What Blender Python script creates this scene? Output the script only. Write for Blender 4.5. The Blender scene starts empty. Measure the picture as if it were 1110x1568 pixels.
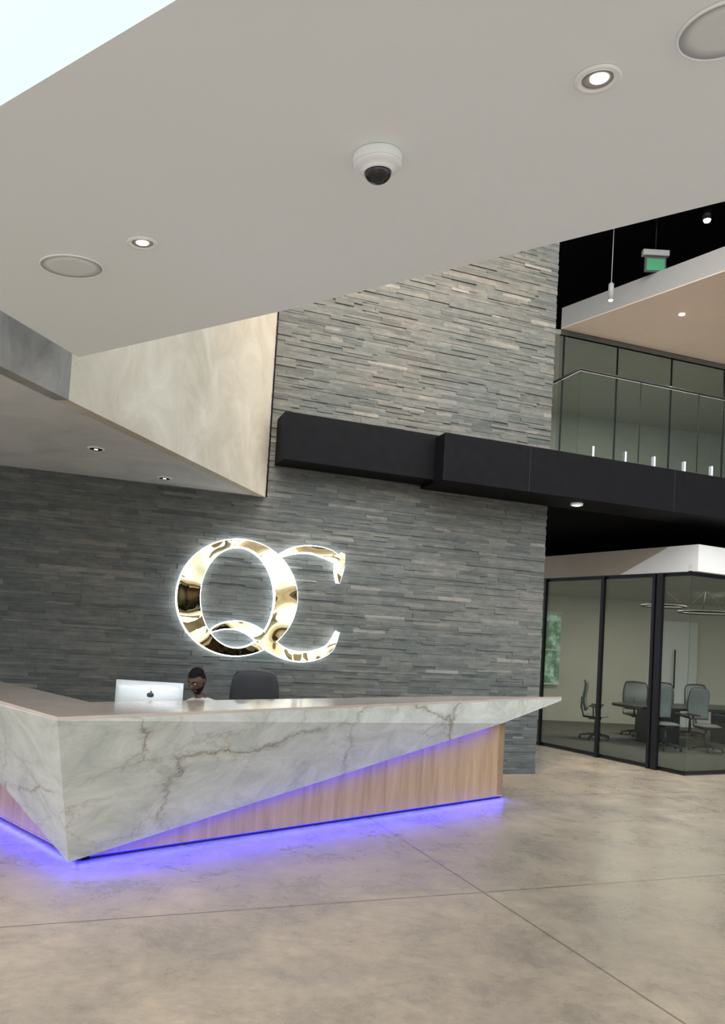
import bpy, bmesh, math, random
from mathutils import Vector, Matrix
random.seed(7)
scene=bpy.context.scene
COL=bpy.context.collection
# ------------------------------------------------------------------ camera
roll=math.radians(3.4); pitch=math.radians(3.0)
fw=Vector((0,math.cos(pitch),math.sin(pitch)))
r0=Vector((1,0,0)); u0=r0.cross(fw)
rr=r0*math.cos(roll)+u0*math.sin(roll); uu=u0*math.cos(roll)-r0*math.sin(roll)
cam=bpy.data.cameras.new('camera'); co=bpy.data.objects.new('camera',cam); COL.objects.link(co)
scene.camera=co
M=Matrix((rr,uu,-fw)).transposed().to_4x4(); M.translation=(0,0,1.75); co.matrix_world=M
cam.sensor_fit='HORIZONTAL'; cam.sensor_width=36; cam.lens=38.2; cam.shift_y=0.1171
cam.clip_start=0.05
try:
    scene.view_settings.view_transform='Standard'
except Exception: pass

# ------------------------------------------------------------------ materials
def newmat(name):
    m=bpy.data.materials.new(name); m.use_nodes=True
    nt=m.node_tree; b=nt.nodes['Principled BSDF']; return m,nt,b
def N(nt,t,**k):
    n=nt.nodes.new(t)
    for a,v in k.items():
        try: setattr(n,a,v)
        except Exception: n.inputs[a].default_value=v
    return n
def ramp(nt,stops):
    n=nt.nodes.new('ShaderNodeValToRGB'); cr=n.color_ramp
    while len(cr.elements)>1: cr.elements.remove(cr.elements[0])
    cr.elements[0].position=stops[0][0]; cr.elements[0].color=(*stops[0][1],1)
    for p,c in stops[1:]:
        e=cr.elements.new(p); e.color=(*c,1)
    return n
def noise(nt,vec,scale,detail=5,rough=.55,dist=0):
    n=nt.nodes.new('ShaderNodeTexNoise'); n.inputs['Scale'].default_value=scale
    n.inputs['Detail'].default_value=detail; n.inputs['Roughness'].default_value=rough
    n.inputs['Distortion'].default_value=dist
    if vec is not None: nt.links.new(vec,n.inputs['Vector'])
    return n
def mapping(nt,scale=(1,1,1),rot=(0,0,0),loc=(0,0,0),src='Object'):
    tc=nt.nodes.new('ShaderNodeTexCoord'); mp=nt.nodes.new('ShaderNodeMapping')
    mp.inputs['Scale'].default_value=scale; mp.inputs['Rotation'].default_value=rot; mp.inputs['Location'].default_value=loc
    nt.links.new(tc.outputs[src],mp.inputs['Vector']); return mp.outputs['Vector']
def bump(nt,b,h,strength=.2,dist=.01):
    n=nt.nodes.new('ShaderNodeBump'); n.inputs['Strength'].default_value=strength; n.inputs['Distance'].default_value=dist
    nt.links.new(h,n.inputs['Height']); nt.links.new(n.outputs[0],b.inputs['Normal'])
def mixc(nt,fac,a,b,mode='MIX'):
    n=nt.nodes.new('ShaderNodeMix'); n.data_type='RGBA'; n.blend_type=mode
    for sock,val in ((n.inputs[0],fac),(n.inputs[6],a),(n.inputs[7],b)):
        if isinstance(val,(int,float)): sock.default_value=val
        elif isinstance(val,tuple): sock.default_value=(*val,1)
        else: nt.links.new(val,sock)
    return n.outputs[2]
def simple(name,col,rough=.5,metal=0,var=.06,scale=6,spec=.5):
    m,nt,b=newmat(name); v=mapping(nt)
    n=noise(nt,v,scale); r=ramp(nt,[(.3,tuple(c*(1-var) for c in col)),(.7,tuple(min(1,c*(1+var)) for c in col))])
    nt.links.new(n.outputs[0],r.inputs[0]); nt.links.new(r.outputs[0],b.inputs['Base Color'])
    b.inputs['Roughness'].default_value=rough; b.inputs['Metallic'].default_value=metal
    b.inputs['Specular IOR Level'].default_value=spec
    return m
def emis(name,col,st):
    m,nt,b=newmat(name); b.inputs['Base Color'].default_value=(*col,1)
    b.inputs['Emission Color'].default_value=(*col,1); b.inputs['Emission Strength'].default_value=st; return m
def glassmat(name,tint,refl=.12,rough=.02):
    m,nt,b=newmat(name); nt.nodes.remove(b); out=nt.nodes['Material Output']
    t=nt.nodes.new('ShaderNodeBsdfTransparent'); t.inputs[0].default_value=(*tint,1)
    g=nt.nodes.new('ShaderNodeBsdfGlossy'); g.inputs['Roughness'].default_value=rough; g.inputs[0].default_value=(.9,.95,.93,1)
    lw=nt.nodes.new('ShaderNodeLayerWeight'); lw.inputs[0].default_value=refl*2
    mx=nt.nodes.new('ShaderNodeMixShader'); nt.links.new(lw.outputs['Fresnel'],mx.inputs[0])
    nt.links.new(t.outputs[0],mx.inputs[1]); nt.links.new(g.outputs[0],mx.inputs[2]); nt.links.new(mx.outputs[0],out.inputs[0])
    return m

# ledger stone
m_stone,nt,b=newmat('ledger_stone')
at=nt.nodes.new('ShaderNodeAttribute'); at.attribute_name='tone'
r=ramp(nt,[(0,(.058,.063,.061)),(.35,(.080,.086,.082)),(.6,(.099,.102,.096)),(.85,(.125,.121,.111)),(1,(.175,.168,.155))])
sep=nt.nodes.new('ShaderNodeSeparateColor'); nt.links.new(at.outputs['Color'],sep.inputs[0]); nt.links.new(sep.outputs[0],r.inputs[0])
v=mapping(nt,(1,1,3)); n1=noise(nt,v,6,9,.7); rn=ramp(nt,[(.25,(.58,.60,.62)),(.75,(1.38,1.34,1.27))]); nt.links.new(n1.outputs[0],rn.inputs[0])
c=mixc(nt,1.0,r.outputs[0],rn.outputs[0],'MULTIPLY')
n4=noise(nt,mapping(nt),.6,3,.5); r4=ramp(nt,[(.3,(.85,.93,.98)),(.7,(1.12,1.06,.98))]); nt.links.new(n4.outputs[0],r4.inputs[0])
c=mixc(nt,1.0,c,r4.outputs[0],'MULTIPLY'); nt.links.new(c,b.inputs['Base Color'])
b.inputs['Roughness'].default_value=.6; b.inputs['Specular IOR Level'].default_value=.3
n2=noise(nt,v,22,6,.7); bump(nt,b,n2.outputs[0],.6,.012)

# polished concrete floor
m_floor,nt,b=newmat('polished_concrete')
v=mapping(nt); v2=mapping(nt,(1,1,1),(0,0,math.radians(-21)))
n1=noise(nt,v,.55,5,.6,.3); n2=noise(nt,v,1.6,13,.8,.35); n3=noise(nt,v,11,9,.78); n6=noise(nt,mapping(nt,(1,2.2,1),(0,0,.6)),1.1,10,.7,.8)
r1=ramp(nt,[(.3,(.255,.21,.167)),(.5,(.335,.268,.20)),(.7,(.405,.313,.226))]); nt.links.new(n1.outputs[0],r1.inputs[0])
r2=ramp(nt,[(.34,(.72,.73,.76)),(.5,(1,1,1)),(.66,(1.32,1.29,1.24))]); nt.links.new(n2.outputs[0],r2.inputs[0])
c=mixc(nt,.85,r1.outputs[0],r2.outputs[0],'MULTIPLY')
r3=ramp(nt,[(.3,(.84,.84,.84)),(.7,(1.14,1.14,1.14))]); nt.links.new(n3.outputs[0],r3.inputs[0])
c=mixc(nt,.8,c,r3.outputs[0],'MULTIPLY')
r6=ramp(nt,[(.47,(1,1,1)),(.5,(.80,.79,.78)),(.53,(1,1,1))]); nt.links.new(n6.outputs[0],r6.inputs[0])
c=mixc(nt,.5,c,r6.outputs[0],'MULTIPLY')
sx=nt.nodes.new('ShaderNodeSeparateXYZ'); nt.links.new(v2,sx.inputs[0])
def joint(sock,period,off):
    a=N(nt,'ShaderNodeMath',operation='ADD'); nt.links.new(sock,a.inputs[0]); a.inputs[1].default_value=off
    md=N(nt,'ShaderNodeMath',operation='PINGPONG'); nt.links.new(a.outputs[0],md.inputs[0]); md.inputs[1].default_value=period/2
    lt=N(nt,'ShaderNodeMath',operation='LESS_THAN'); nt.links.new(md.outputs[0],lt.inputs[0]); lt.inputs[1].default_value=.008
    return lt.outputs[0]
ry=-1.93*math.sin(math.radians(-21))+4.43*math.cos(math.radians(-21))
j1=joint(sx.outputs[1],3.0,-ry); j2=joint(sx.outputs[0],4.2,1.3)
mxj=N(nt,'ShaderNodeMath',operation='MAXIMUM'); nt.links.new(j1,mxj.inputs[0]); nt.links.new(j2,mxj.inputs[1])
mj=N(nt,'ShaderNodeMath',operation='MULTIPLY'); nt.links.new(mxj.outputs[0],mj.inputs[0]); mj.inputs[1].default_value=.75
c=mixc(nt,mj.outputs[0],c,(.10,.085,.065)); nt.links.new(c,b.inputs['Base Color'])
rr_=ramp(nt,[(.3,(.20,)*3),(.7,(.40,)*3)]); nt.links.new(n2.outputs[0],rr_.inputs[0]); nt.links.new(rr_.outputs[0],b.inputs['Roughness'])
b.inputs['Specular IOR Level'].default_value=.5
bump(nt,b,n3.outputs[0],.05,.003)

# marble
m_marble,nt,b=newmat('white_marble')
v=mapping(nt,(.75,.75,1.25),(.3,.35,.2))
nd=noise(nt,v,1.3,9,.68)
vm=nt.nodes.new('ShaderNodeVectorMath'); vm.operation='MULTIPLY_ADD'
nt.links.new(nd.outputs['Color'],vm.inputs[0]); vm.inputs[1].default_value=(.8,.8,.8); nt.links.new(v,vm.inputs[2])
def vein(scale,w,seed):
    vv=nt.nodes.new('ShaderNodeTexVoronoi'); vv.feature='DISTANCE_TO_EDGE'; vv.inputs['Scale'].default_value=scale
    ad=nt.nodes.new('ShaderNodeVectorMath'); ad.operation='ADD'; nt.links.new(vm.outputs[0],ad.inputs[0]); ad.inputs[1].default_value=(seed,seed*.7,seed*.3)
    nt.links.new(ad.outputs[0],vv.inputs['Vector'])
    r=ramp(nt,[(0,(1,1,1)),(w*.18,(.42,.42,.42)),(w*.5,(.12,.12,.12)),(w,(0,0,0))]); nt.links.new(vv.outputs['Distance'],r.inputs[0]); return r.outputs[0]
ve1=vein(.75,.045,3.1); ve2=vein(2.0,.055,7.7)
cl=noise(nt,v,2.6,11,.74,1.0); rc=ramp(nt,[(.3,(.34,.37,.335)),(.5,(.475,.49,.45)),(.72,(.60,.61,.565))]); nt.links.new(cl.outputs[0],rc.inputs[0])
msk=noise(nt,v,1.1,2); rm=ramp(nt,[(.38,(.25,.25,.25)),(.6,(1,1,1))]); nt.links.new(msk.outputs[0],rm.inputs[0])
msk2=noise(nt,mapping(nt,(1,1,1),(0,0,0),(4,2,1)),1.7,3); rm2=ramp(nt,[(.35,(.12,.12,.12)),(.62,(1,1,1))]); nt.links.new(msk2.outputs[0],rm2.inputs[0])
f2=mixc(nt,1.0,ve2,rm.outputs[0],'MULTIPLY')
f2s=N(nt,'ShaderNodeMath',operation='MULTIPLY'); nt.links.new(f2,f2s.inputs[0]); f2s.inputs[1].default_value=.45
c=mixc(nt,f2s.outputs[0],rc.outputs[0],(.22,.175,.13))
f1=mixc(nt,1.0,ve1,rm2.outputs[0],'MULTIPLY')
f1s=N(nt,'ShaderNodeMath',operation='MULTIPLY'); nt.links.new(f1,f1s.inputs[0]); f1s.inputs[1].default_value=.8
c=mixc(nt,f1s.outputs[0],c,(.13,.09,.06)); nt.links.new(c,b.inputs['Base Color'])
b.inputs['Roughness'].default_value=.25

m_top=simple('counter_stone',(.42,.35,.30),.15,var=.1,scale=3)
# wood
m_wood,nt,b=newmat('oak_panel')
v=mapping(nt,(6,6,.5)); n1=noise(nt,v,2.2,8,.6,.3); r=ramp(nt,[(.25,(.25,.165,.09)),(.5,(.34,.23,.13)),(.75,(.41,.285,.165))]); nt.links.new(n1.outputs[0],r.inputs[0])
nt.links.new(r.outputs[0],b.inputs['Base Color']); b.inputs['Roughness'].default_value=.5; b.inputs['Specular IOR Level'].default_value=.3
def plaster(name,c0,c1,c2,scale=1.2,stretch=(1,1,.6)):
    m,nt,b=newmat(name); v=mapping(nt,stretch); n=noise(nt,v,scale,10,.68,1.0)
    r=ramp(nt,[(.3,c0),(.5,c1),(.7,c2)]); nt.links.new(n.outputs[0],r.inputs[0]); nt.links.new(r.outputs[0],b.inputs['Base Color'])
    b.inputs['Roughness'].default_value=.38; return m
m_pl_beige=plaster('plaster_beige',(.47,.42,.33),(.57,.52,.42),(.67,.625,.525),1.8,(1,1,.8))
m_pl_shaded=plaster('plaster_shaded',(.21,.21,.20),(.30,.295,.28),(.41,.40,.375),2.4)  # shaded copy of the bulkhead plaster, shade put into the colour
m_pl_soff=plaster('plaster_soffit',(.50,.51,.50),(.62,.63,.62),(.70,.71,.70),1.3,(1,1,1))
m_white=simple('white_paint',(.90,.955,.965),.6,var=.006,scale=1.5)
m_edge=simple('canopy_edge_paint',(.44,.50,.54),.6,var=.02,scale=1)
m_whitetrim=simple('white_trim',(.91,.94,.95),.4,var=.01)
m_bandwhite=simple('band_white',(.58,.57,.55),.5,var=.02)
m_bandbeige=simple('band_beige',(.27,.225,.17),.45,var=.06,scale=2)
m_fascia=simple('fascia_grey',(.30,.285,.26),.5,var=.02)
m_black=simple('black_panel',(.004,.004,.005),.5,var=.2,scale=9,spec=.08)
m_blackc=simple('black_ceiling',(.003,.003,.0035),.9,spec=.05)
m_frame=simple('dark_metal_frame',(.012,.012,.014),.35,.6)
m_steel=simple('steel',(.7,.7,.7),.25,1)
m_pink=simple('warm_wood_ceiling',(.58,.46,.38),.5,var=.04,scale=1)
m_balfl=simple('balcony_floor_bounce',(.5,.45,.40),.5,var=.05,scale=2)
m_gold,nt,b=newmat('polished_gold'); v=mapping(nt); n=noise(nt,v,3,3); r=ramp(nt,[(.4,(.84,.70,.38)),(.6,(.94,.82,.52))]); nt.links.new(n.outputs[0],r.inputs[0]); nt.links.new(r.outputs[0],b.inputs['Base Color'])
b.inputs['Metallic'].default_value=1; b.inputs['Roughness'].default_value=.04
v=mapping(nt,(1,1,1),(.5,.2,.3)); n5=noise(nt,v,2.2,0,.3); bump(nt,b,n5.outputs[0],1.0,.36)
m_halo=emis('halo_led',(.88,.95,1),7)
m_lamp=emis('lamp_disc',(1,.95,.86),5)
m_lampw=emis('lamp_warm',(1,.85,.65),8)
m_blue=emis('blue_led',(.01,.01,1),1.0)
m_glass=glassmat('clear_glass',(.93,.955,.94),.04)
m_glassc=glassmat('conference_glass',(.80,.84,.82),.085)
m_glassd=glassmat('tinted_glass',(.84,.88,.86),.06)
m_greywall=simple('grey_green_wall',(.26,.26,.235),.7,var=.05)
m_warmwall=simple('warm_wall',(.52,.48,.41),.7,var=.05,scale=1)
m_carpet=simple('carpet',(.12,.105,.09),.9,var=.15,scale=30)
m_table=simple('table_dark',(.02,.018,.017),.3)
m_mesh=simple('chair_mesh_grey',(.18,.18,.18),.7,var=.1,scale=40)
m_cdark=simple('chair_plastic',(.03,.031,.033),.45)
m_chairdk=simple('chair_fabric_dark',(.022,.024,.026),.75,var=.1,scale=40)
m_alu=simple('aluminium',(.66,.70,.71),.3,.25)
m_spk=simple('speaker_grille',(.76,.80,.80),.6,var=.05,scale=300)
m_baffle=simple('baffle_grey',(.30,.30,.29),.4,var=.02)
m_dome=simple('dome_smoke',(.008,.008,.01),.06,spec=.6)
m_skin=simple('skin',(.085,.042,.027),.5,var=.08,scale=20)
m_hair=simple('hair',(.006,.005,.005),.85,var=.2,scale=90,spec=.2)
m_shirt=simple('shirt',(.62,.62,.60),.8,var=.04,scale=15)
m_pants=simple('trousers',(.03,.035,.05),.8)
m_shoe=simple('shoe_leather',(.02,.018,.016),.35)
m_eye=simple('eye_white',(.30,.27,.25),.3); m_lip=simple('lips',(.085,.04,.032),.55)
m_green=emis('exit_green',(.02,.18,.07),.4)
m_winout,nt,b=newmat('window_greenery'); v=mapping(nt,(1,1,.7)); n=noise(nt,v,5,8,.7); r=ramp(nt,[(.35,(.03,.09,.04)),(.5,(.12,.22,.13)),(.65,(.45,.56,.50))]); nt.links.new(n.outputs[0],r.inputs[0])
nt.links.new(r.outputs[0],b.inputs['Base Color']); nt.links.new(r.outputs[0],b.inputs['Emission Color']); b.inputs['Emission Strength'].default_value=.4

# ------------------------------------------------------------------ mesh helpers
def finish(ob,parent=None,mat=None,smooth=False):
    COL.objects.link(ob)
    if mat: ob.data.materials.append(mat)
    if smooth:
        for p in ob.data.polygons: p.use_smooth=True
    if parent: ob.parent=parent
    return ob
def mesh(name,verts,faces,mat=None,parent=None,smooth=False):
    me=bpy.data.meshes.new(name); me.from_pydata([tuple(v) for v in verts],[],faces)
    bm=bmesh.new(); bm.from_mesh(me); bmesh.ops.recalc_face_normals(bm,faces=bm.faces); bm.to_mesh(me); bm.free()
    return finish(bpy.data.objects.new(name,me),parent,mat,smooth)
def empty(name,loc=(0,0,0),rotz=0):
    e=bpy.data.objects.new(name,None); e.location=loc; e.rotation_euler=(0,0,rotz); e.empty_display_size=.2; COL.objects.link(e); return e
def prism(name,poly,z0,z1,mat=None,parent=None,bev=0):
    f=lambda z,p: z(*p) if callable(z) else z
    n=len(poly); vs=[(x,y,f(z0,(x,y))) for x,y in poly]+[(x,y,f(z1,(x,y))) for x,y in poly]
    fs=[tuple(range(n)),tuple(range(n,2*n))]+[(i,(i+1)%n,n+(i+1)%n,n+i) for i in range(n)]
    o=mesh(name,vs,fs,mat,parent)
    if bev: bevel(o,bev)
    return o
def bevel(o,w,seg=2):
    m=o.modifiers.new('bevel','BEVEL'); m.width=w; m.segments=seg; m.limit_method='ANGLE'; return o
def box(name,c,s,mat=None,parent=None,bev=0,rotz=0):
    x,y,z=s[0]/2,s[1]/2,s[2]/2
    R=Matrix.Rotation(rotz,3,'Z')
    vs=[Vector(c)+R@Vector((a*x,b_*y,c_*z)) for a in(-1,1) for b_ in(-1,1) for c_ in(-1,1)]
    fs=[(0,1,3,2),(4,6,7,5),(0,4,5,1),(2,3,7,6),(0,2,6,4),(1,5,7,3)]
    o=mesh(name,vs,fs,mat,parent)
    if bev: bevel(o,bev)
    return o
def lathe(name,prof,mat=None,parent=None,seg=40,loc=(0,0,0),R=None,smooth=True):
    vs=[];fs=[]; R=R or Matrix.Identity(3)
    for (r,z) in prof:
        for i in range(seg):
            a=2*math.pi*i/seg; vs.append(Vector(loc)+R@Vector((r*math.cos(a),r*math.sin(a),z)))
    for k in range(len(prof)-1):
        for i in range(seg):
            j=(i+1)%seg; fs.append((k*seg+i,k*seg+j,(k+1)*seg+j,(k+1)*seg+i))
    fs.append(tuple(range(seg))[::-1]); fs.append(tuple(range((len(prof)-1)*seg,len(prof)*seg)))
    return mesh(name,vs,fs,mat,parent,smooth)
def tube(name,pts,rad,mat=None,parent=None,seg=10,closed=False):
    pts=[Vector(p) for p in pts]; n=len(pts); vs=[];fs=[]
    for i,p in enumerate(pts):
        if closed: t=pts[(i+1)%n]-pts[i-1]
        else: t=pts[min(i+1,n-1)]-pts[max(i-1,0)]
        t.normalize(); a=Vector((0,0,1)) if abs(t.z)<.9 else Vector((1,0,0))
        x=t.cross(a).normalized(); y=t.cross(x)
        rd=rad[i] if isinstance(rad,(list,tuple)) else rad
        for k in range(seg):
            q=2*math.pi*k/seg; vs.append(p+x*rd*math.cos(q)+y*rd*math.sin(q))
    m=n if closed else n-1
    for i in range(m):
        for k in range(seg):
            j=(i+1)%n; l=(k+1)%seg; fs.append((i*seg+k,i*seg+l,j*seg+l,j*seg+k))
    if not closed: fs+= [tuple(range(seg)),tuple(range((n-1)*seg,n*seg))]
    return mesh(name,vs,fs,mat,parent,True)
def basis(nrm):
    z=Vector(nrm).normalized(); x=Vector((1,0,0)); x=(x-z*x.dot(z)).normalized(); y=z.cross(x)
    return Matrix((x,y,z)).transposed()
def area(name,loc,target,sx,sy,power,col,parent=None,xdir=None,spread=None):
    l=bpy.data.lights.new(name,'AREA'); l.shape='RECTANGLE'; l.size=sx; l.size_y=sy; l.energy=power; l.color=col
    if spread: l.spread=math.radians(spread)
    o=bpy.data.objects.new(name,l); COL.objects.link(o)
    z=(Vector(loc)-Vector(target)).normalized()
    if xdir:
        x=Vector(xdir).normalized(); z=(z-x*z.dot(x)).normalized()
    else:
        x=Vector((1,0,0)) if abs(z.x)<.9 else Vector((0,1,0)); x=(x-z*x.dot(z)).normalized()
    y=z.cross(x)
    m=Matrix((x,y,z)).transposed().to_4x4(); m.translation=loc; o.matrix_world=m
    if parent: o.parent=parent
    return o
def spot(name,loc,target,power,col,ang=70,blend=.6,parent=None,rad=.05):
    l=bpy.data.lights.new(name,'SPOT'); l.energy=power; l.color=col; l.spot_size=math.radians(ang); l.spot_blend=blend; l.shadow_soft_size=rad
    o=bpy.data.objects.new(name,l); COL.objects.link(o); o.location=loc
    o.rotation_euler=(Vector(target)-Vector(loc)).to_track_quat('-Z','Y').to_euler()
    if parent: o.parent=parent
    return o

# ------------------------------------------------------------------ stone wall frame of reference
W0=Vector((2.53,10.79,0)); WD=Vector((math.sin(math.radians(70)),math.cos(math.radians(70)),0)); WN=Vector((WD.y,-WD.x,0))
def wp(s,o,z): return W0+WD*s+WN*o+Vector((0,0,z))
def wxy(s,o): p=wp(s,o,0); return (p.x,p.y)

# floor
prism('floor',[(-16,-10),(20,-10),(20,26),(-16,26)],-.2,0,m_floor)

# wall_back: ledger stone strips
vs=[];fs=[];tones=[]
def addbox(s0,s1,o0,o1,z0,z1,t):
    k=len(vs)
    for s in(s0,s1):
        for o in(o0,o1):
            for z in(z0,z1): vs.append(wp(s,o,z))
    for f in [(0,1,3,2),(4,6,7,5),(0,4,5,1),(2,3,7,6),(0,2,6,4),(1,5,7,3)]:
        fs.append(tuple(k+i for i in f)); tones.append(t)
addbox(-9.5,0,-.5,-.03,0,9.2,.1)
z=0.0
while z<9.15:
    h=random.choice([.026,.032,.038,.045,.055]); s=-9.5-random.random()*.4
    while s<-.001:
        L=random.uniform(.16,.65); e=min(s+L,0)
        if -e<.10: e=0
        a=max(s,-9.5)
        if e>a:
            pr=random.choice([0,.002,.004,.007,.010,.014])+random.random()*.003
            t=min(1,max(0,random.gauss(.47,.19)))
            if random.random()<.02: t=random.uniform(.85,1)
            addbox(a,e-.001 if e<0 else random.uniform(-.006,.003),-.035,pr,z,min(z+h-.001,9.2),t)
        s=e if e<0 else 0
        if e>=0: break
    z+=h
wall=mesh('wall_back',vs,fs,m_stone)
ca=wall.data.color_attributes.new('tone','FLOAT_COLOR','CORNER')
for p in wall.data.polygons:
    for li in p.loop_indices: ca.data[li].color=(tones[p.index],)*3+(1,)

# canopy (sloped white ceiling)
cz=lambda x,y: 3.33+.088*x+.09*y
can=[(-2.134,5.422),(-.625,4.577),(1.488,3.283),(4.5,1.44),(4.5,-1.31),(-.605,2.018),(-1.298,2.47),(-2.32,3.136)]
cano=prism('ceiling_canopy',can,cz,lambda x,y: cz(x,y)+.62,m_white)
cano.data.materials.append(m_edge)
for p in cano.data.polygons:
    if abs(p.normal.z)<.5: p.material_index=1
CR=basis(Vector((.088,.09,-1)))

# soffit / bulkhead above reception
D=Vector((-1.266,9.408)); Fp=Vector((-2.293,5.705)); dr=(Fp-D).normalized()
E2=Fp+dr*3.6
sofE=empty('soffit')
tq=Vector((-dr.y,dr.x)); tq = tq if tq.x<0 else -tq
D2=D+tq*.05; E3=E2+tq*.05
prism('soffit_underside',[tuple(D2),tuple(E3),(-9,2.4),wxy(-9.5,0.03)],3.402,3.46,m_pl_soff,sofE)
def vface(name,a,b,z0,za,zb,mat,th=.12):
    a2=a+tq*th; b2=b+tq*th
    mesh(name,[(a.x,a.y,z0),(b.x,b.y,z0),(b.x,b.y,zb),(a.x,a.y,za),(a2.x,a2.y,z0),(b2.x,b2.y,z0),(b2.x,b2.y,zb),(a2.x,a2.y,za)],
      [(0,1,2,3),(4,5,6,7),(0,1,5,4),(2,3,7,6),(0,3,7,4),(1,2,6,5)],mat,sofE)
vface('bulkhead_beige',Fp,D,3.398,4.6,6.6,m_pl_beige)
vface('bulkhead_shaded',E2,Fp,3.398,4.3,4.6,m_pl_shaded)  # same face as the beige part, its shade painted in grey
tube('shadow_gap',[(D.x+.012,D.y-.02,3.40),(D.x+.012,D.y-.02,6.6)],.008,m_black,sofE,6)

# recessed fixtures
def downlight(name,loc,R,rad,lit=m_lamp):
    e=empty(name)
    lathe('flange',[(rad,0),(rad,.004),(rad*.93,.009),(rad*.72,.007),(rad*.66,.002)],m_whitetrim,e,40,loc,R)
    lathe('baffle',[(rad*.66,.003),(rad*.60,.006),(rad*.5,.0045),(rad*.44,.0035)],m_baffle,e,32,loc,R)  # flat ring, its grey puts the shade of the recess into the colour
    off=R@Vector((rad*.04,rad*.14,0))
    lathe('lamp',[(rad*.40,.0065),(rad*.36,.009),(rad*.1,.0095)],lit,e,28,Vector(loc)+off,R)
    return e
def cp(x,y): return Vector((x,y,cz(x,y)-.001))
downlight('recessed_downlight',cp(.662,2.404),CR,.075)
downlight('recessed_downlight',cp(-1.137,3.546),CR,.073)
FL=basis((0,0,-1))
def dlblack(name,loc,rad):
    e=empty(name)
    lathe('flange',[(rad,0),(rad,.004),(rad*.9,.009),(rad*.7,.006)],m_spk,e,32,loc,FL)
    lathe('baffle',[(rad*.78,.004),(rad*.74,.009),(rad*.35,.008)],m_black,e,32,loc,FL)
    lathe('lamp',[(rad*.22,.008),(rad*.2,.0095),(rad*.1,.01)],m_lampw,e,24,loc,FL)
dlblack('recessed_downlight',(-2.632,7.293,3.401),.08)
dlblack('recessed_downlight',(-2.296,8.56,3.401),.08)
def speaker(loc,rad):
    e=empty('ceiling_speaker')
    lathe('rim',[(rad,0),(rad,.004),(rad*.985,.008),(rad*.95,.008),(rad*.94,.003)],m_whitetrim,e,56,loc,CR)
    lathe('grille',[(rad*.94,.004),(rad*.6,.006),(rad*.05,.007)],m_spk,e,56,loc,CR)
speaker(cp(-1.566,3.80),.155); speaker(cp(.974,2.189),.135)
# dome camera
e=empty('dome_camera'); L=cp(-.043,2.836)
lathe('housing',[(.091,0),(.094,.004),(.094,.036),(.090,.043),(.078,.049),(.064,.052),(.061,.058),(.056,.064)],m_whitetrim,e,48,L,CR)
lathe('seam',[(.0945,.0355),(.0945,.0375)],m_spk,e,48,L,CR)
lathe('dome',[(.053,.062)]+[(.052*math.cos(a),.063+.040*math.sin(a)) for a in [i*math.pi/2/10 for i in range(1,10)]],m_dome,e,40,L,CR)

# beam boxes and balcony slab
bal=empty('balcony')
prism('beam_cladding_near',[wxy(-3.96,.02),wxy(-3.96,.42),wxy(-1.9,.42),wxy(-1.9,.02)],3.80,4.39,m_black,bal,.012)
prism('beam_cladding_front',[wxy(-1.98,.02),wxy(-1.98,.70),wxy(9,.70),wxy(9,.02)],3.75,4.36,m_black,bal,.012)
for s in (-.75,1.6,4): prism('seam',[wxy(s,.6),wxy(s,.703),wxy(s+.008,.703),wxy(s+.008,.6)],3.76,4.35,m_frame,bal)
prism('floor_slab',[wxy(.02,.1),wxy(9,.1),wxy(9,-9),wxy(.02,-9)],3.78,4.28,m_blackc,bal)
prism('floor_bounce',[wxy(.02,.3),wxy(9,.3),wxy(9,-9),wxy(.02,-9)],4.285,4.31,m_balfl,bal)  # pale unseen layer, added to bounce light onto the lowered ceiling
dl=Vector((2.84,10.4,3.745))
e=empty('recessed_downlight')
lathe('flange',[(.085,0),(.085,.03),(.07,.035),(.06,.03)],m_whitetrim,e,28,dl,FL)
lathe('lamp',[(.058,.03),(.05,.034),(.01,.035)],m_lampw,e,28,dl,FL)

# railing
rail=empty('glass_railing')
so=.6
for k in range(8):
    s0=.03+k*1.03; s1=s0+1.01
    prism('glass_panel',[wxy(s0,so),wxy(s1,so),wxy(s1,so-.015),wxy(s0,so-.015)],4.40,5.53,m_glass,rail)
    tube('panel_edge',[wp(s1+.01,so-.007,4.4),wp(s1+.01,so-.007,5.53)],.006,m_frame,rail,6)
    for q in (.25,.78):
        s=s0+q*1.01
        prism('standoff',[wxy(s-.014,so+.02),wxy(s+.014,so+.02),wxy(s+.014,so-.03),wxy(s-.014,so-.03)],4.36,4.52,m_steel,rail)
prism('glass_return',[wxy(.03,so),wxy(.045,so),wxy(.045,-1.2),wxy(.03,-1.2)],4.40,5.53,m_glass,rail)
tube('handrail',[wp(.03,-1.2,5.55),wp(.03,so-.007,5.55),wp(8.3,so-.007,5.55)],.018,m_frame,rail)
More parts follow.
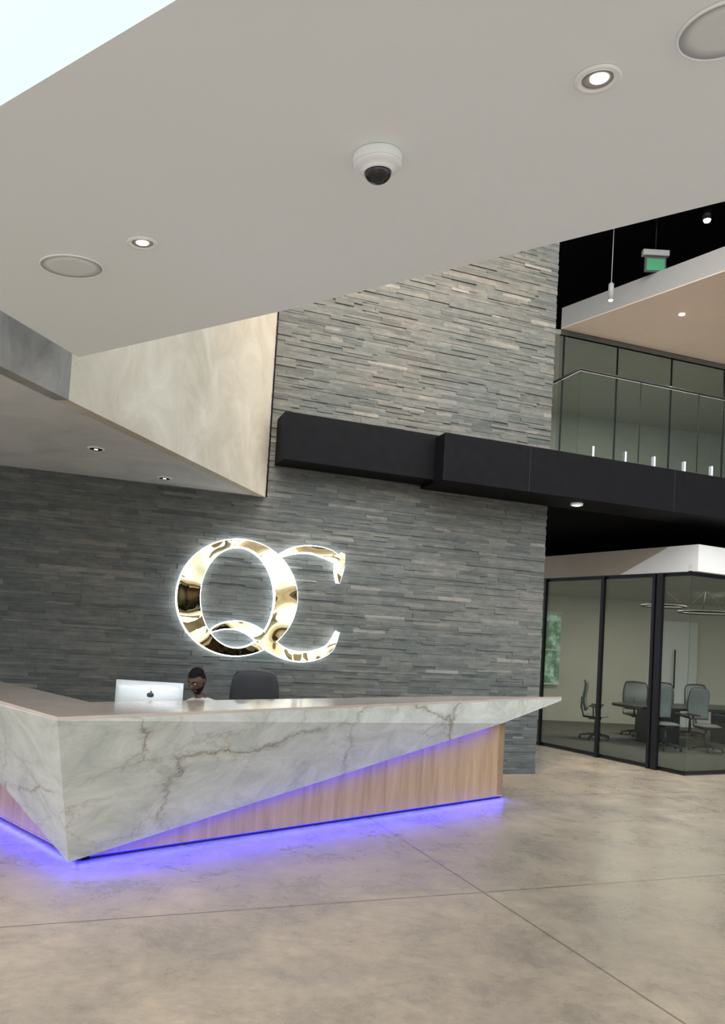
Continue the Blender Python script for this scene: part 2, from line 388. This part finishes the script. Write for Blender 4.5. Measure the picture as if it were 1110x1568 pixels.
# upstairs room
up=empty('upper_floor_room')
P=(3.4,14.05);R_=(7.06,15.31)
def ext(a,b,k): return (a[0]+(b[0]-a[0])*k,a[1]+(b[1]-a[1])*k)
Q=(5.27,11.55); Q2=ext(P,Q,2.2); R2=ext(P,R_,2.4)
prism('lowered_ceiling',[P,Q2,(14,8.7),(14,16.5),R2],7.7,7.72,m_pink,up)
prism('ceiling_fascia',[P,Q2,(14,8.7),(14,16.5),R2],7.72,8.10,m_fascia,up)
for k in range(1,9):
    a=ext(P,R_,.3*k); bq=(a[0]+1.77*1.6,a[1]-2.47*1.6)
    dx,dy=.006,.004
    prism('ceiling_seam',[a,bq,(bq[0]+dx,bq[1]+dy),(a[0]+dx,a[1]+dy)],7.696,7.70,m_warmwall,up)
def wallseg(name,a,b,z0,z1,th,mat,par):
    d=Vector((b[0]-a[0],b[1]-a[1])).normalized(); n=Vector((-d.y,d.x))*th
    return prism(name,[a,b,(b[0]+n.x,b[1]+n.y),(a[0]+n.x,a[1]+n.y)],z0,z1,mat,par)
wallseg('glass_wall',P,R2,4.32,7.62,.02,m_glassd,up)
wallseg('head_frame',P,R2,7.6,7.7,.06,m_frame,up)
for k in (.02,.33,.66,1.0,1.33):
    a=ext(P,R_,k); wallseg('mullion',a,(a[0]+.02,a[1]+.007),4.32,7.62,.03,m_frame,up)
wallseg('room_wall',(2.5,18.5),(14,21),4.3,7.7,.1,m_greywall,up)
prism('room_ceiling',[(2.5,14),P,R2,(14,21),(2.5,19)],7.6,7.69,m_greywall,up)
area('upper_room_fill',(6.5,16.6,7.55),(6.5,16.6,4),4,1.0,120,(1,.93,.82),up)  # added fill light without a fixture, brightens the upstairs wall
e=empty('recessed_downlight'); lathe('lamp',[(.05,0),(.05,.01),(.04,.012),(.01,.013)],m_lamp,e,20,(5.27,13.13,7.7),FL)
spot('balcony_downlight',(5.27,13.13,7.66),(5.27,13.1,4.3),220,(1,.90,.78),130,.8,up,.1)
spot('balcony_downlight',(7.2,12.6,7.66),(7.2,12.6,4.3),220,(1,.90,.78),130,.8,up,.1)  # unseen extra spot without a fixture, added to brighten the balcony ceiling
# high ceiling
prism('ceiling',[(1.2,11.2),(16,8),(16,24),(1.2,24)],9.35,9.5,m_blackc)
prism('wall_right',[(15.8,8),(16,8),(16,24),(15.8,24)],0,9.35,m_greywall)
prism('wall_far',[(1.2,23.8),(16,23.8),(16,24),(1.2,24)],0,9.35,m_blackc)
e=empty('pendant_light')
tube('stem',[(3.825,12.5,7.85),(3.83,12.5,9.35)],.008,m_baffle,e,8)
lathe('shade',[(.02,.30),(.045,.27),(.048,0),(.04,0),(.038,.02)],m_baffle,e,24,(3.825,12.5,7.58))
lathe('lamp',[(.04,.01),(.03,-.012),(.01,-.02)],m_lamp,e,24,(3.825,12.5,7.58))
e=empty('ceiling_spotlight'); lathe('body',[(.07,.22),(.075,0),(.06,-.0)],m_frame,e,24,(5.43,12.62,9.12)); lathe('lamp',[(.06,.0),(.05,-.03),(.01,-.035)],m_lamp,e,24,(5.43,12.62,9.12))
e=empty('exit_sign')
box('housing',(4.54,12.5,8.42),(.44,.1,.10),m_baffle,e,.01); box('panel',(4.54,12.5,8.23),(.36,.04,.27),m_cdark,e,.006)
box('legend',(4.54,12.475,8.22),(.30,.01,.20),m_green,e); tube('rod',[(4.54,12.5,8.45),(4.54,12.5,9.35)],.008,m_frame,e,6)

# unseen facade frames behind the viewer, added for dark bars in reflections
fac=empty('reflection_facade')
for i in range(-7,9): box('mullion',(i*1.7,-7.5,3.6),(.16,.2,7.2),m_frame,fac)
for z in (.1,2.7,4.9,7.2): box('transom',(.85,-7.5,z),(26,.18,.16 if z<7 else .5),m_frame,fac)

# ------------------------------------------------------------------ conference room
conf=empty('glass_conference_room')
K=(4.88,11.41); K1=(3.28,14.13); K3=ext(K,K1,1.9); K2=(10.0,13.95)
band=[K,K3,(1.6,18.6),(11,19.5),K2]
prism('header_band',[(4.93,11.33),(K3[0]-.08,K3[1]-.05),(K3[0],K3[1]+.3),(4.98,11.75),(10.0,14.25),(10.1,13.87)],3.02,3.42,m_bandwhite,conf)
ba=Vector((4.93,11.33)); bb=Vector((K3[0]-.08,K3[1]-.05)); bd=bb-ba; bn=Vector((-bd.y,bd.x)).normalized(); bn=bn if bn.x<0 else -bn
hv=[]
for off in (.0,.012):
    for t,z in ((.085,3.415),(.235,3.022),(1,3.022),(1,3.415)):
        q=ba+bd*t+bn*off; hv.append((q.x,q.y,z))
mesh('header_beige_part',hv,[(0,1,2,3),(4,5,6,7),(0,1,5,4),(1,2,6,5),(2,3,7,6),(3,0,4,7)],m_bandbeige,conf)  # beige plate over the side of the band, slanted near the corner
prism('room_ceiling',band,3.06,3.12,m_warmwall,conf)
prism('room_carpet',band,.002,.012,m_carpet,conf)
wallseg('glass_side',K3,K,.05,3.0,-.015,m_glassc,conf)
wallseg('glass_front',K,K2,.05,3.0,.015,m_glassc,conf)
for nm,a,b in (('sill',K3,K),('sill',K,K2)):
    wallseg(nm,a,b,0,.06,.05,m_frame,conf); wallseg('head_rail',a,b,2.96,3.03,.06,m_frame,conf)
def post(k,w,a=K,b=K1):
    p=ext(a,b,k); d=(Vector(b)-Vector(a)).normalized()*w/2
    wallseg('mullion',(p[0]-d.x,p[1]-d.y),(p[0]+d.x,p[1]+d.y),0,3.0,.06,m_frame,conf)
post(.525,.06); post(.20,.05); post(.165,.10); post(.95,.04)
post(.33,.03,K,K2)
wallseg('back_wall',(1.2,18.4),(11,19.5),0,3.06,.1,m_warmwall,conf)
wallseg('window_pane',(4.3,18.66),(4.85,18.72),.9,2.6,-.04,m_winout,conf)
for z in (.88,1.7,2.6): wallseg('window_bar',(4.27,18.60),(4.88,18.67),z,z+.04,.04,m_bandwhite,conf)
wallseg('room_door',(7.45,19.02),(8.35,19.12),0,2.6,-.05,m_bandwhite,conf)
tube('door_handle',[(7.75,18.93,.95),(7.75,18.93,1.9)],.02,m_frame,conf,8)
for i,(x,y,z,r) in enumerate([(6.0,15.3,2.72,.42),(6.7,15.0,2.62,.5)]):
    tube('ring_pendant',[(x+r*math.cos(a),y+r*math.sin(a),z) for a in [j*math.pi/24 for j in range(48)]],.018,m_frame,conf,8,True)
    for a in (0,2.1,4.2): tube('ring_wire',[(x+r*math.cos(a),y+r*math.sin(a),z),(x,y,3.06)],.003,m_frame,conf,4)
area('conference_ceiling_panel',(6.2,15.6,3.03),(6.2,15.6,0),2.5,1.5,110,(1,.92,.78),conf)
tb=empty('conference_table')
R=Matrix.Rotation(.35,3,'Z')
pts=[]
for i in range(32):
    a=2*math.pi*i/32; cx,sy=math.cos(a),math.sin(a)
    p=R@Vector((1.9*abs(cx)**.6*(1 if cx>0 else -1),.62*abs(sy)**.6*(1 if sy>0 else -1),0)); pts.append((6.9+p.x,15.7+p.y))
prism('table_top',pts,.70,.75,m_table,tb,.008)
for q in (-.95,.95):
    p=R@Vector((q,0,0)); box('pedestal',(6.9+p.x,15.7+p.y,.36),(.7,.45,.70),m_table,tb,.02,.35)

def office_chair(name,loc,rz,back_mat,seat_mat,top=1.08,seat=.47,bw=.46,arms=True,parent=None):
    e=empty(name,loc,rz)
    if parent: e.parent=parent
    for k in range(5):
        a=2*math.pi*k/5+.3; c,s=math.cos(a),math.sin(a)
        tube('base_leg',[(0,0,.10),(.15*c,.15*s,.095),(.30*c,.30*s,.065)],[.028,.022,.016],m_cdark,e,8)
        lathe('caster',[(.012,-.014),(.028,-.012),(.028,.012),(.012,.014)],m_cdark,e,14,(.30*c,.30*s,.029),Matrix.Rotation(a,3,'Z')@Matrix.Rotation(math.pi/2,3,'X'))
    tube('gas_column',[(0,0,.07),(0,0,.25),(0,0,seat-.04)],[.032,.03,.02],m_cdark,e,12)
    box('tilt_mechanism',(0,.02,seat-.05),(.16,.24,.05),m_cdark,e,.01)
    n=9; vs=[];fs=[]
    for lay in (0,1):
        for i in range(n):
            for j in range(n):
                u=-1+2*i/(n-1); v=-1+2*j/(n-1)
                sq=lambda a,b_: a*math.sqrt(max(0,1-.35*b_*b_))
                x=.245*sq(u,v); y=.235*sq(v,u)
                d=(1-u**4)*(1-v**4)
                zz=seat+(.035*d-.012*(v<-.6)) if lay==0 else seat-.03*d
                vs.append((x,y,zz))
    for lay in(0,1):
        for i in range(n-1):
            for j in range(n-1):
                k=lay*n*n+i*n+j; fs.append((k,k+1,k+n+1,k+n))
    mesh('seat_cushion',vs,fs,seat_mat,e,True)
    vs=[];fs=[];nu,nv=9,12; b0=seat+.10
    for i in range(nu):
        for j in range(nv):
            u=-1+2*i/(nu-1); t=j/(nv-1)
            w=bw/2*(.86+.22*math.sin(math.pi*min(1,t*.8+.1)) - .08*max(0,t-.82)/.18*abs(u))
            x=u*w; y=.23+.05*t+.03*math.sin(t*5)-.05*u*u
            vs.append((x,y,b0+(top-b0)*t-.02*(t>.95)*u*u))
    for i in range(nu-1):
        for j in range(nv-1):
            k=i*nv+j; fs.append((k,k+1,k+nv+1,k+nv))
    o=mesh('back_panel',vs,fs,back_mat,e,True); s=o.modifiers.new('sol','SOLIDIFY'); s.thickness=.022
    rim=[vs[j] for j in range(nv)]+[vs[i*nv+nv-1] for i in range(1,nu)]+[vs[(nu-1)*nv+j] for j in range(nv-2,-1,-1)]+[vs[i*nv] for i in range(nu-2,0,-1)]
    tube('back_frame',rim,.013,m_cdark,e,8,True)
    tube('back_spine',[(0,.06,seat-.05),(0,.24,seat-.03),(0,.29,seat+.15),(0,.285,seat+.35)],[.022,.022,.02,.014],m_cdark,e,8)
    if arms:
        for sx_ in(-1,1):
            tube('arm_post',[(.10*sx_,.03,seat-.05),(.27*sx_,.03,seat-.02),(.285*sx_,.04,seat+.18)],.016,m_cdark,e,8)
            box('arm_pad',(.285*sx_,.0,seat+.195),(.07,.25,.03),m_cdark,e,.012)
    return e
for (x,y,rz) in [(4.75,15.3,1.2),(5.95,16.4,2.6),(6.6,16.85,2.9),(7.3,16.9,3.2),(6.55,14.45,.35),(5.75,14.35,.2)]:
    office_chair('conference_chair',(x,y,.012),rz,m_mesh,m_mesh,1.15)

# ------------------------------------------------------------------ reception desk
desk=empty('reception_desk')
T0=(-4.25,7.29);T1=(-1.828,4.77);T2=(2.584,9.754);I2=(1.135,8.74);I1=(-1.975,5.76);I0=(-3.9,7.75)
prism('counter_top',[T0,T1,T2,I2,I1,I0],1.128,1.15,m_top,desk)
def up2(p,z): return (p[0],p[1],z)
V=[up2(T0,1.128),up2(T1,1.128),up2(T2,1.128),up2(I2,1.128),up2(I1,1.128),up2(I0,1.128),
   (-3.985,6.98,1.10),(-1.97,5.55,.035),(1.654,8.75,.871),(2.575,9.745,1.10),
   (1.12,8.72,1.02),(-1.99,5.85,.32),(-3.85,7.6,1.11)]
mesh('marble_hull',V,[(0,1,7,6),(1,8,7),(1,2,8),(2,9,8),(2,3,10,9),(3,4,11,10),(4,5,12,11),(5,0,6,12),(6,7,11,12),(7,8,11),(8,10,11),(8,9,10),(0,1,2,3,4,5)],m_marble,desk)
A=Vector((-1.955,5.70)); B=Vector((1.736,8.96)); C_=Vector((-3.75,7.45))
dAB=(B-A).normalized(); nAB=Vector((-dAB.y,dAB.x)); dAC=(C_-A).normalized(); nAC=Vector((dAC.y,-dAC.x))
nAC = nAC if nAC.dot(Vector((.6,.8)))>0 else -nAC
th=.1
def woodpanel(name,a,b,n,zt_a,zt_b,z0=.032):
    c=a+n*th; d=b+n*th
    mesh(name,[(a.x,a.y,z0),(b.x,b.y,z0),(b.x,b.y,zt_b),(a.x,a.y,zt_a),(c.x,c.y,z0),(d.x,d.y,z0),(d.x,d.y,zt_b),(c.x,c.y,zt_a)],
      [(0,1,2,3),(4,5,6,7),(0,1,5,4),(2,3,7,6),(0,3,7,4),(1,2,6,5)],m_wood,desk)
woodpanel('wood_front',A,B,nAB,.22,1.03)
woodpanel('wood_side',A,C_,nAC,.22,1.05)
Bb=B+nAB*.55-dAB*.1
woodpanel('wood_end',B,Bb,-dAB,1.0,1.0)
for nm,a,b,n in (('plinth_front',A,B,nAB),('plinth_side',A,C_,nAC)):
    p=[a+n*.03,b+n*.03,b+n*.09,a+n*.09]; prism(nm,[tuple(q) for q in p],0,.032,m_black,desk)
    p=[a-n*.004,b-n*.004,b+n*.01,a+n*.01]; prism('trim_strip',[tuple(q) for q in p],.028,.04,m_wood,desk)
    led0,led1=a+n*.018,b+n*.018
    tube('led_strip',[(led0.x,led0.y,.018),(led1.x,led1.y,.018)],.007,m_blue,desk,6)
for q in [k*.62 for k in range(1,8)]:
    p=A+dAB*q
    prism('panel_joint',[tuple(p-nAB*.001),tuple(p+dAB*.002-nAB*.001),tuple(p+dAB*.002+nAB*.01),tuple(p+nAB*.01)],.05,min(1.0,.03+q*.165),m_wood,desk)
BL=(.006,.008,1)
def strip_light(name,a,b,down,power,w=.03,spread=170):
    a=Vector(a);b=Vector(b);mid=(a+b)/2
    area(name,mid,mid+Vector(down),(b-a).length,w,power,BL,desk,xdir=(b-a),spread=spread)
fo=Vector((-nAB.x,-nAB.y,0)); fs_=Vector((-nAC.x,-nAC.y,0))
strip_light('led_front',Vector((A.x,A.y,.03))+fo*.015,Vector((B.x,B.y,.03))+fo*.015,fo*1.0+Vector((0,0,-.7)),40)
strip_light('led_side',Vector((A.x,A.y,.03))+fs_*.015,Vector((C_.x,C_.y,.03))+fs_*.015,fs_*1.0+Vector((0,0,-.7)),32)
E0=Vector((-1.97,5.55,.035)); E1=Vector((1.654,8.75,.871)); n3=Vector((nAB.x,nAB.y,0))
strip_light('led_under_edge',E0.lerp(E1,.06)+n3*.05+Vector((0,0,.012)),E0.lerp(E1,.985)+n3*.05+Vector((0,0,.012)),Vector((0,0,-1))+n3*.5,16,.02)
G1=Vector((-3.985,6.98,1.10)); n3c=Vector((nAC.x,nAC.y,0))
strip_light('led_under_edge',E0.lerp(G1,.06)+n3c*.05+Vector((0,0,.012)),E0.lerp(G1,.95)+n3c*.05+Vector((0,0,.012)),Vector((0,0,-1))+n3c*.5,8,.02)
prism('worktop',[(-1.955,5.84),(1.10,8.78),(.62,9.28),(-1.9,6.86),(-3.1,8.0),(-3.7,7.6)],.715,.745,m_top,desk)
for p in [(-3.1,7.75),(.62,9.1),(-1.95,6.7)]: box('worktop_leg',(p[0],p[1],.357),(.05,.05,.715),m_frame,desk,.004)

# desktop computer (seen from behind)
pc=empty('desktop_computer',(-1.74,6.50,.745),-.03)
vs=[];fs=[];nu,nv=11,7
for i in range(nu):
    for j in range(nv):
        u=-1+2*i/(nu-1); v=-1+2*j/(nv-1); bulge=.03*(1-u*u)*(1-.6*v*v)
        vs.append((u*.285,-.004-bulge,.33+v*.20))
for i in range(nu):
    for j in range(nv):
        u=-1+2*i/(nu-1); v=-1+2*j/(nv-1); vs.append((u*.285,.008,.33+v*.20))
q=nu*nv
for i in range(nu-1):
    for j in range(nv-1):
        k=i*nv+j; fs.append((k,k+1,k+nv+1,k+nv)); fs.append((q+k,q+k+1,q+k+nv+1,q+k+nv))
for i in range(nu-1):
    for j in (0,nv-1): k=i*nv+j; fs.append((k,k+nv,q+k+nv,q+k))
for j in range(nv-1):
    for i in (0,nu-1): k=i*nv+j; fs.append((k,k+1,q+k+1,q+k))
mesh('back_shell',vs,fs,m_alu,pc,True)
box('screen',(0,.0095,.345),(.55,.003,.345),m_table,pc)
mesh('stand',[(-.09,-.06,.0),(.09,-.06,.0),(.09,.10,.0),(-.09,.10,.0),(-.09,-.06,.008),(.09,-.06,.008),(.09,.10,.008),(-.09,.10,.008),(-.08,-.045,.25),(.08,-.045,.25),(.08,-.037,.25),(-.08,-.037,.25)],
  [(0,1,2,3),(4,5,6,7),(0,1,5,4),(1,2,6,5),(2,3,7,6),(3,0,4,7),(4,5,9,8),(8,9,10,11),(7,6,10,11),(4,8,11,7),(5,9,10,6)],m_alu,pc)
RX=Matrix.Rotation(math.pi/2,3,'X')
for dx in(-.009,.009): lathe('emblem_lobe',[(.019,0),(.019,.004),(.01,.005)],m_cdark,pc,20,(dx+.02,-.034,.42),RX)
lathe('emblem_leaf',[(.007,0),(.007,.004),(.003,.005)],m_cdark,pc,12,(.024,-.034,.447),RX)

office_chair('office_chair',(-1.04,7.95,0),math.radians(10),m_chairdk,m_chairdk,1.33,.60,.46,False)

# ------------------------------------------------------------------ receptionist
rec=empty('receptionist',(-1.43,7.41,0),math.radians(-17.5))
office_chair('occupied_chair',(.02,.04,0),0,m_chairdk,m_chairdk,1.0,.50,.46,False,rec)
SK=[((0,.0,.62),.125,None),((0,-.02,.76),.118,0),((0,-.06,.90),.13,1),((0,-.09,1.00),.12,2),((0,-.12,1.075),.062,3),((0,-.16,1.15),.052,4),
((.13,-.09,1.005),.07,3),((.195,-.10,.98),.058,6),((.235,-.17,.83),.045,7),((.24,-.22,.795),.042,8),((.14,-.42,.785),.028,9),((.125,-.47,.782),.024,10),
((-.13,-.09,1.005),.07,3),((-.195,-.10,.98),.058,12),((-.235,-.17,.83),.045,13),((-.24,-.22,.795),.042,14),((-.14,-.42,.785),.028,15),((-.125,-.47,.782),.024,16),
((.10,-.06,.60),.095,0),((.13,-.38,.61),.066,18),((.13,-.42,.56),.06,19),((.13,-.40,.34),.05,20),((.13,-.38,.10),.036,21),((.13,-.42,.045),.034,22),((.135,-.55,.035),.03,23),
((-.10,-.06,.60),.095,0),((-.13,-.38,.61),.066,25),((-.13,-.42,.56),.06,26),((-.13,-.40,.34),.05,27),((-.13,-.38,.10),.036,28),((-.13,-.42,.045),.034,29),((-.135,-.55,.035),.03,30)]
def skin_mesh(name,sk,mats,pick,parent,sub=2):
    me=bpy.data.meshes.new(name+'_cage'); me.from_pydata([s[0] for s in sk],[(i,s[2]) for i,s in enumerate(sk) if s[2] is not None],[])
    o=bpy.data.objects.new(name+'_cage',me); COL.objects.link(o)
    o.modifiers.new('skin','SKIN')
    for i,s in enumerate(sk):
        me.skin_vertices[0].data[i].radius=(s[1],s[1])
    me.skin_vertices[0].data[0].use_root=True
    sb=o.modifiers.new('sub','SUBSURF'); sb.levels=sub; sb.render_levels=sub
    dg=bpy.context.evaluated_depsgraph_get(); dg.update()
    nm=bpy.data.meshes.new_from_object(o.evaluated_get(dg)); nm.name=name
    bpy.data.objects.remove(o)
    nm.materials.clear()
    for m in mats: nm.materials.append(m)
    for p in nm.polygons: p.use_smooth=True; p.material_index=pick(p.center)
    ob=bpy.data.objects.new(name,nm); COL.objects.link(ob); ob.parent=parent; return ob
def pick(c):
    if c.z>1.095: return 1
    if c.y<-.40 and c.z>.74: return 1
    if c.z<.09: return 3
    if c.z<.665: return 2
    return 0
skin_mesh('body',SK,[m_shirt,m_skin,m_pants,m_shoe],pick,rec)
for sx_ in (1,-1):
    wx,wy,wz=.125*sx_,-.47,.782
    pal=[((wx,wy,wz),.022,None),((wx-.004*sx_,wy-.04,wz),.026,0),((wx-.008*sx_,wy-.075,wz-.002),.026,1)]
    skin_mesh('palm',pal,[m_skin],lambda c:0,rec,1)
    for k,(ox,L) in enumerate([(-.030,.062),(-.010,.075),(.010,.08),(.030,.072)]):
        x=wx-.008*sx_-ox*sx_; y0=wy-.065
        skin_mesh('finger',[((x,y0,wz),.009,None),((x,y0-L*.5,wz+.006),.009,0),((x,y0-L*.8,wz-.004),.0085,1),((x,y0-L,wz-.018),.007,2)],[m_skin],lambda c:0,rec,1)
    x=wx-.02*sx_
    skin_mesh('thumb',[((x,wy-.02,wz),.012,None),((x-.028*sx_,wy-.05,wz-.004),.011,0),((x-.036*sx_,wy-.085,wz-.012),.009,1)],[m_skin],lambda c:0,rec,1)
# head
he=bpy.data.objects.new('head_pivot',None); COL.objects.link(he); he.parent=rec; he.location=(0,-.21,1.255)
he.rotation_euler=(math.radians(24),0,math.radians(-6))
bm=bmesh.new(); bmesh.ops.create_icosphere(bm,subdivisions=5,radius=1)
g=lambda d,s: math.exp(-(d/s)**2)
for v in bm.verts:
    x,y,z=v.co
    X=x*.078; Y=y*.098; Z_=z*.122
    if z<0: X*=1+.30*z; Y=Y*(1+.12*z) - (.012*(-z) if y<0 else 0)
    if y>0 and z<-.3: Y*=.8
    if y<0:
        Y+= .010*(g(X-.031,.018)+g(X+.031,.018))*g(Z_-.006,.014)
        Y-= .022*g(X,.013)*g(Z_+.026,.020) + .010*g(X,.009)*g(Z_+.008,.022)
        Y-= .006*g(Z_-.028,.010)*g(X,.05)
        Y-= .010*g(X,.024)*g(Z_+.064,.011)
        Y+= .004*g(X,.02)*g(Z_+.063,.003)
        Y-= .010*g(X,.025)*g(Z_+.103,.018)
    v.co=(X,Y,Z_)
me=bpy.data.meshes.new('head'); bm.to_mesh(me); bm.free()
for m in (m_skin,m_hair,m_lip): me.materials.append(m)
for p in me.polygons:
    p.use_smooth=True; c=p.center; mi=0
    hl=.062 if c.y<-.03 else (.062-(c.y+.03)*1.6)
    if c.z>max(hl,-.06): mi=1
    if c.z<-.045 and c.y<.01 and c.y>-.2 and (abs(c.x)>.030 or c.z<-.082 ): mi=1
    if -.072<c.z<-.056 and abs(c.x)<.024 and c.y<-.08: mi=2
    if -.05<c.z<-.044 and abs(c.x)<.026 and c.y<-.08: mi=1
    p.material_index=mi
ho=bpy.data.objects.new('head',me); COL.objects.link(ho); ho.parent=he
for sx_ in(-1,1):
    for nm,r_,m,yy in (('eye',.0115,m_eye,-.080),('iris',.006,m_hair,-.0875)):
        lathe(nm,[(r_*math.cos(a),r_*math.sin(a)) for a in [(-.49+i*.98/8)*math.pi for i in range(9)]],m,he,14,(.031*sx_,yy,.004))
    tube('eyebrow',[(.016*sx_,-.098,.026),(.032*sx_,-.095,.031),(.048*sx_,-.083,.026)],[.003,.0035,.002],m_hair,he,6)
    o=lathe('ear',[(.004,-.008),(.022,-.006),(.026,0),(.022,.006),(.012,.003)],m_skin,he,18,(0,0,0),Matrix.Rotation(math.pi/2,3,'Y'))
    o.location=(.078*sx_,.008,-.006); o.scale=(1,.7,1.15); o.rotation_euler=(0,0,math.radians(20*sx_))
lathe('hair_cap',[(.081*math.cos(a),.118*math.sin(a)) for a in [(.18+i*.31/10)*math.pi for i in range(11)]],m_hair,he,36,(0,.008,.010)).scale=(1,1.2,1)

# ------------------------------------------------------------------ wall logo : interlaced Q and C
logo=empty('logo_sign')
def sz(x,y):   # logo artwork units -> metres on the wall
    s=-4.403+.0079*(x-350)+.0000028*(x-350)**2+.0005*(y-915)
    z=2.135+(x-350)*.0006-(y-915)*(.00789+.0000018*(x-350)); return s,z
def catmull(pts,n=8):
    out=[]
    for i in range(len(pts)-1):
        p0=pts[max(i-1,0)];p1=pts[i];p2=pts[i+1];p3=pts[min(i+2,len(pts)-1)]
        for k in range(n):
            t=k/n; out.append(tuple(.5*((2*b_)+(-a+c)*t+(2*a-5*b_+4*c-d)*t*t+(-a+3*b_-3*c+d)*t**3) for a,b_,c,d in zip(p0,p1,p2,p3)))
    out.append(pts[-1]); return out
def stroke_outline(pts,grow=0):
    P=catmull(pts); L=[];Rr=[]
    for i,(x,y,w) in enumerate(P):
        a=P[max(i-1,0)];b_=P[min(i+1,len(P)-1)]; t=Vector((b_[0]-a[0],b_[1]-a[1])).normalized(); n=Vector((-t.y,t.x))*(w/2+grow)
        L.append((x+n.x,y+n.y)); Rr.append((x-n.x,y-n.y))
    return L,Rr
def ribbon(name,L,Rr,o0,o1,mat,closed=False):
    n=len(L); vs=[]
    for off in (o0,o1):
        for a in (L,Rr):
            for p in a: s,z=sz(*p); vs.append(wp(s,off,z))
    fs=[];m=n if closed else n-1
    for i in range(m):
        j=(i+1)%n
        fs+=[(i,j,n+j,n+i),(2*n+i,2*n+j,3*n+j,3*n+i),(i,j,2*n+j,2*n+i),(n+i,n+j,3*n+j,3*n+i)]
    if not closed: fs+=[(0,n,3*n,2*n),(n-1,2*n-1,4*n-1,3*n-1)]
    o=mesh(name,vs,fs,mat,logo); return o
def ring(cx,cy,a,b_,ia,ib,icx,grow=0,n=96):
    L=[(cx+(a+grow)*math.cos(2*math.pi*i/n),cy+(b_+grow)*math.sin(2*math.pi*i/n)) for i in range(n)]
    Rr=[(icx+(ia-grow)*math.cos(2*math.pi*i/n),cy+(ib-grow)*math.sin(2*math.pi*i/n)) for i in range(n)]
    return L,Rr
strokes={'letter_q_tail':[(320,966,3),(338,959,8),(362,958,12),(385,967,16),(405,984,18),(430,1000,14),(455,1006,13),(480,1003,12),(500,992,9),(512,968,3)],
 'letter_c_arc':[(424,852,3),(445,844,8),(470,842,10),(495,848,13),(512,856,10),(520,848,3)],
 'letter_c_terminal':[(519,848,4),(514,868,12),(512,893,2)]}
for grow,o0,o1,mat,suf in ((0,.085,.125,m_gold,''),(1.6,.05,.083,m_halo,'_halo')):
    L,Rr=ring(359,915.5,91,88,57,77,360,grow); ribbon('letter_q_ring'+suf,L,Rr,o0,o1,mat,True)
    for k,(nm,pt) in enumerate(strokes.items()):
        L,Rr=stroke_outline(pt,grow); e_=.001*(k+1); ribbon(nm+suf,L,Rr,o0-e_*.5,o1+e_,mat)
for x,y in [(285,880),(285,950),(432,880),(430,950),(405,985),(470,842),(455,1006)]:
    s,z=sz(x,y); tube('standoff_pin',[wp(s,.0,z),wp(s,.05,z)],.008,m_steel,logo,8)

# ------------------------------------------------------------------ lights
w=bpy.data.worlds.new('world'); scene.world=w; w.use_nodes=True; nt=w.node_tree
bg=nt.nodes['Background']
tc=nt.nodes.new('ShaderNodeTexCoord'); sp=nt.nodes.new('ShaderNodeSeparateXYZ'); nt.links.new(tc.outputs['Generated'],sp.inputs[0])
cr=nt.nodes.new('ShaderNodeValToRGB'); nt.links.new(sp.outputs[2],cr.inputs[0])
cr.color_ramp.elements[0].position=.0; cr.color_ramp.elements[0].color=(.74,.76,.77,1)
cr.color_ramp.elements[1].position=.7; cr.color_ramp.elements[1].color=(.76,.88,1.0,1)
e_=cr.color_ramp.elements.new(.35); e_.color=(.92,.96,1,1)
nt.links.new(cr.outputs[0],bg.inputs[0])
# brighter sky on the glazed side of the lobby (behind the viewer)
mr=nt.nodes.new('ShaderNodeMapRange'); nt.links.new(sp.outputs[1],mr.inputs[0])
mr.inputs[1].default_value=.2; mr.inputs[2].default_value=-.8; mr.inputs[3].default_value=.9; mr.inputs[4].default_value=3.0
nt.links.new(mr.outputs[0],bg.inputs[1])
sl=bpy.data.lights.new('sun','SUN'); sl.energy=2.9; sl.angle=math.radians(45); sl.color=(1,.98,.95)
so_=bpy.data.objects.new('sun',sl); COL.objects.link(so_)
so_.rotation_euler=Vector((.15,.80,-.58)).to_track_quat('-Z','Y').to_euler()
spot('upper_wall_fill',(0,6.4,8.8),(-.1,10,5.3),1200,(1,.76,.53),78,1.0,None,.3)  # added unseen spots that warm and brighten the upper stone wall
spot('upper_wall_fill',(2.0,7.2,8.8),(1.4,10.6,5.5),700,(1,.78,.57),78,1.0,None,.3)
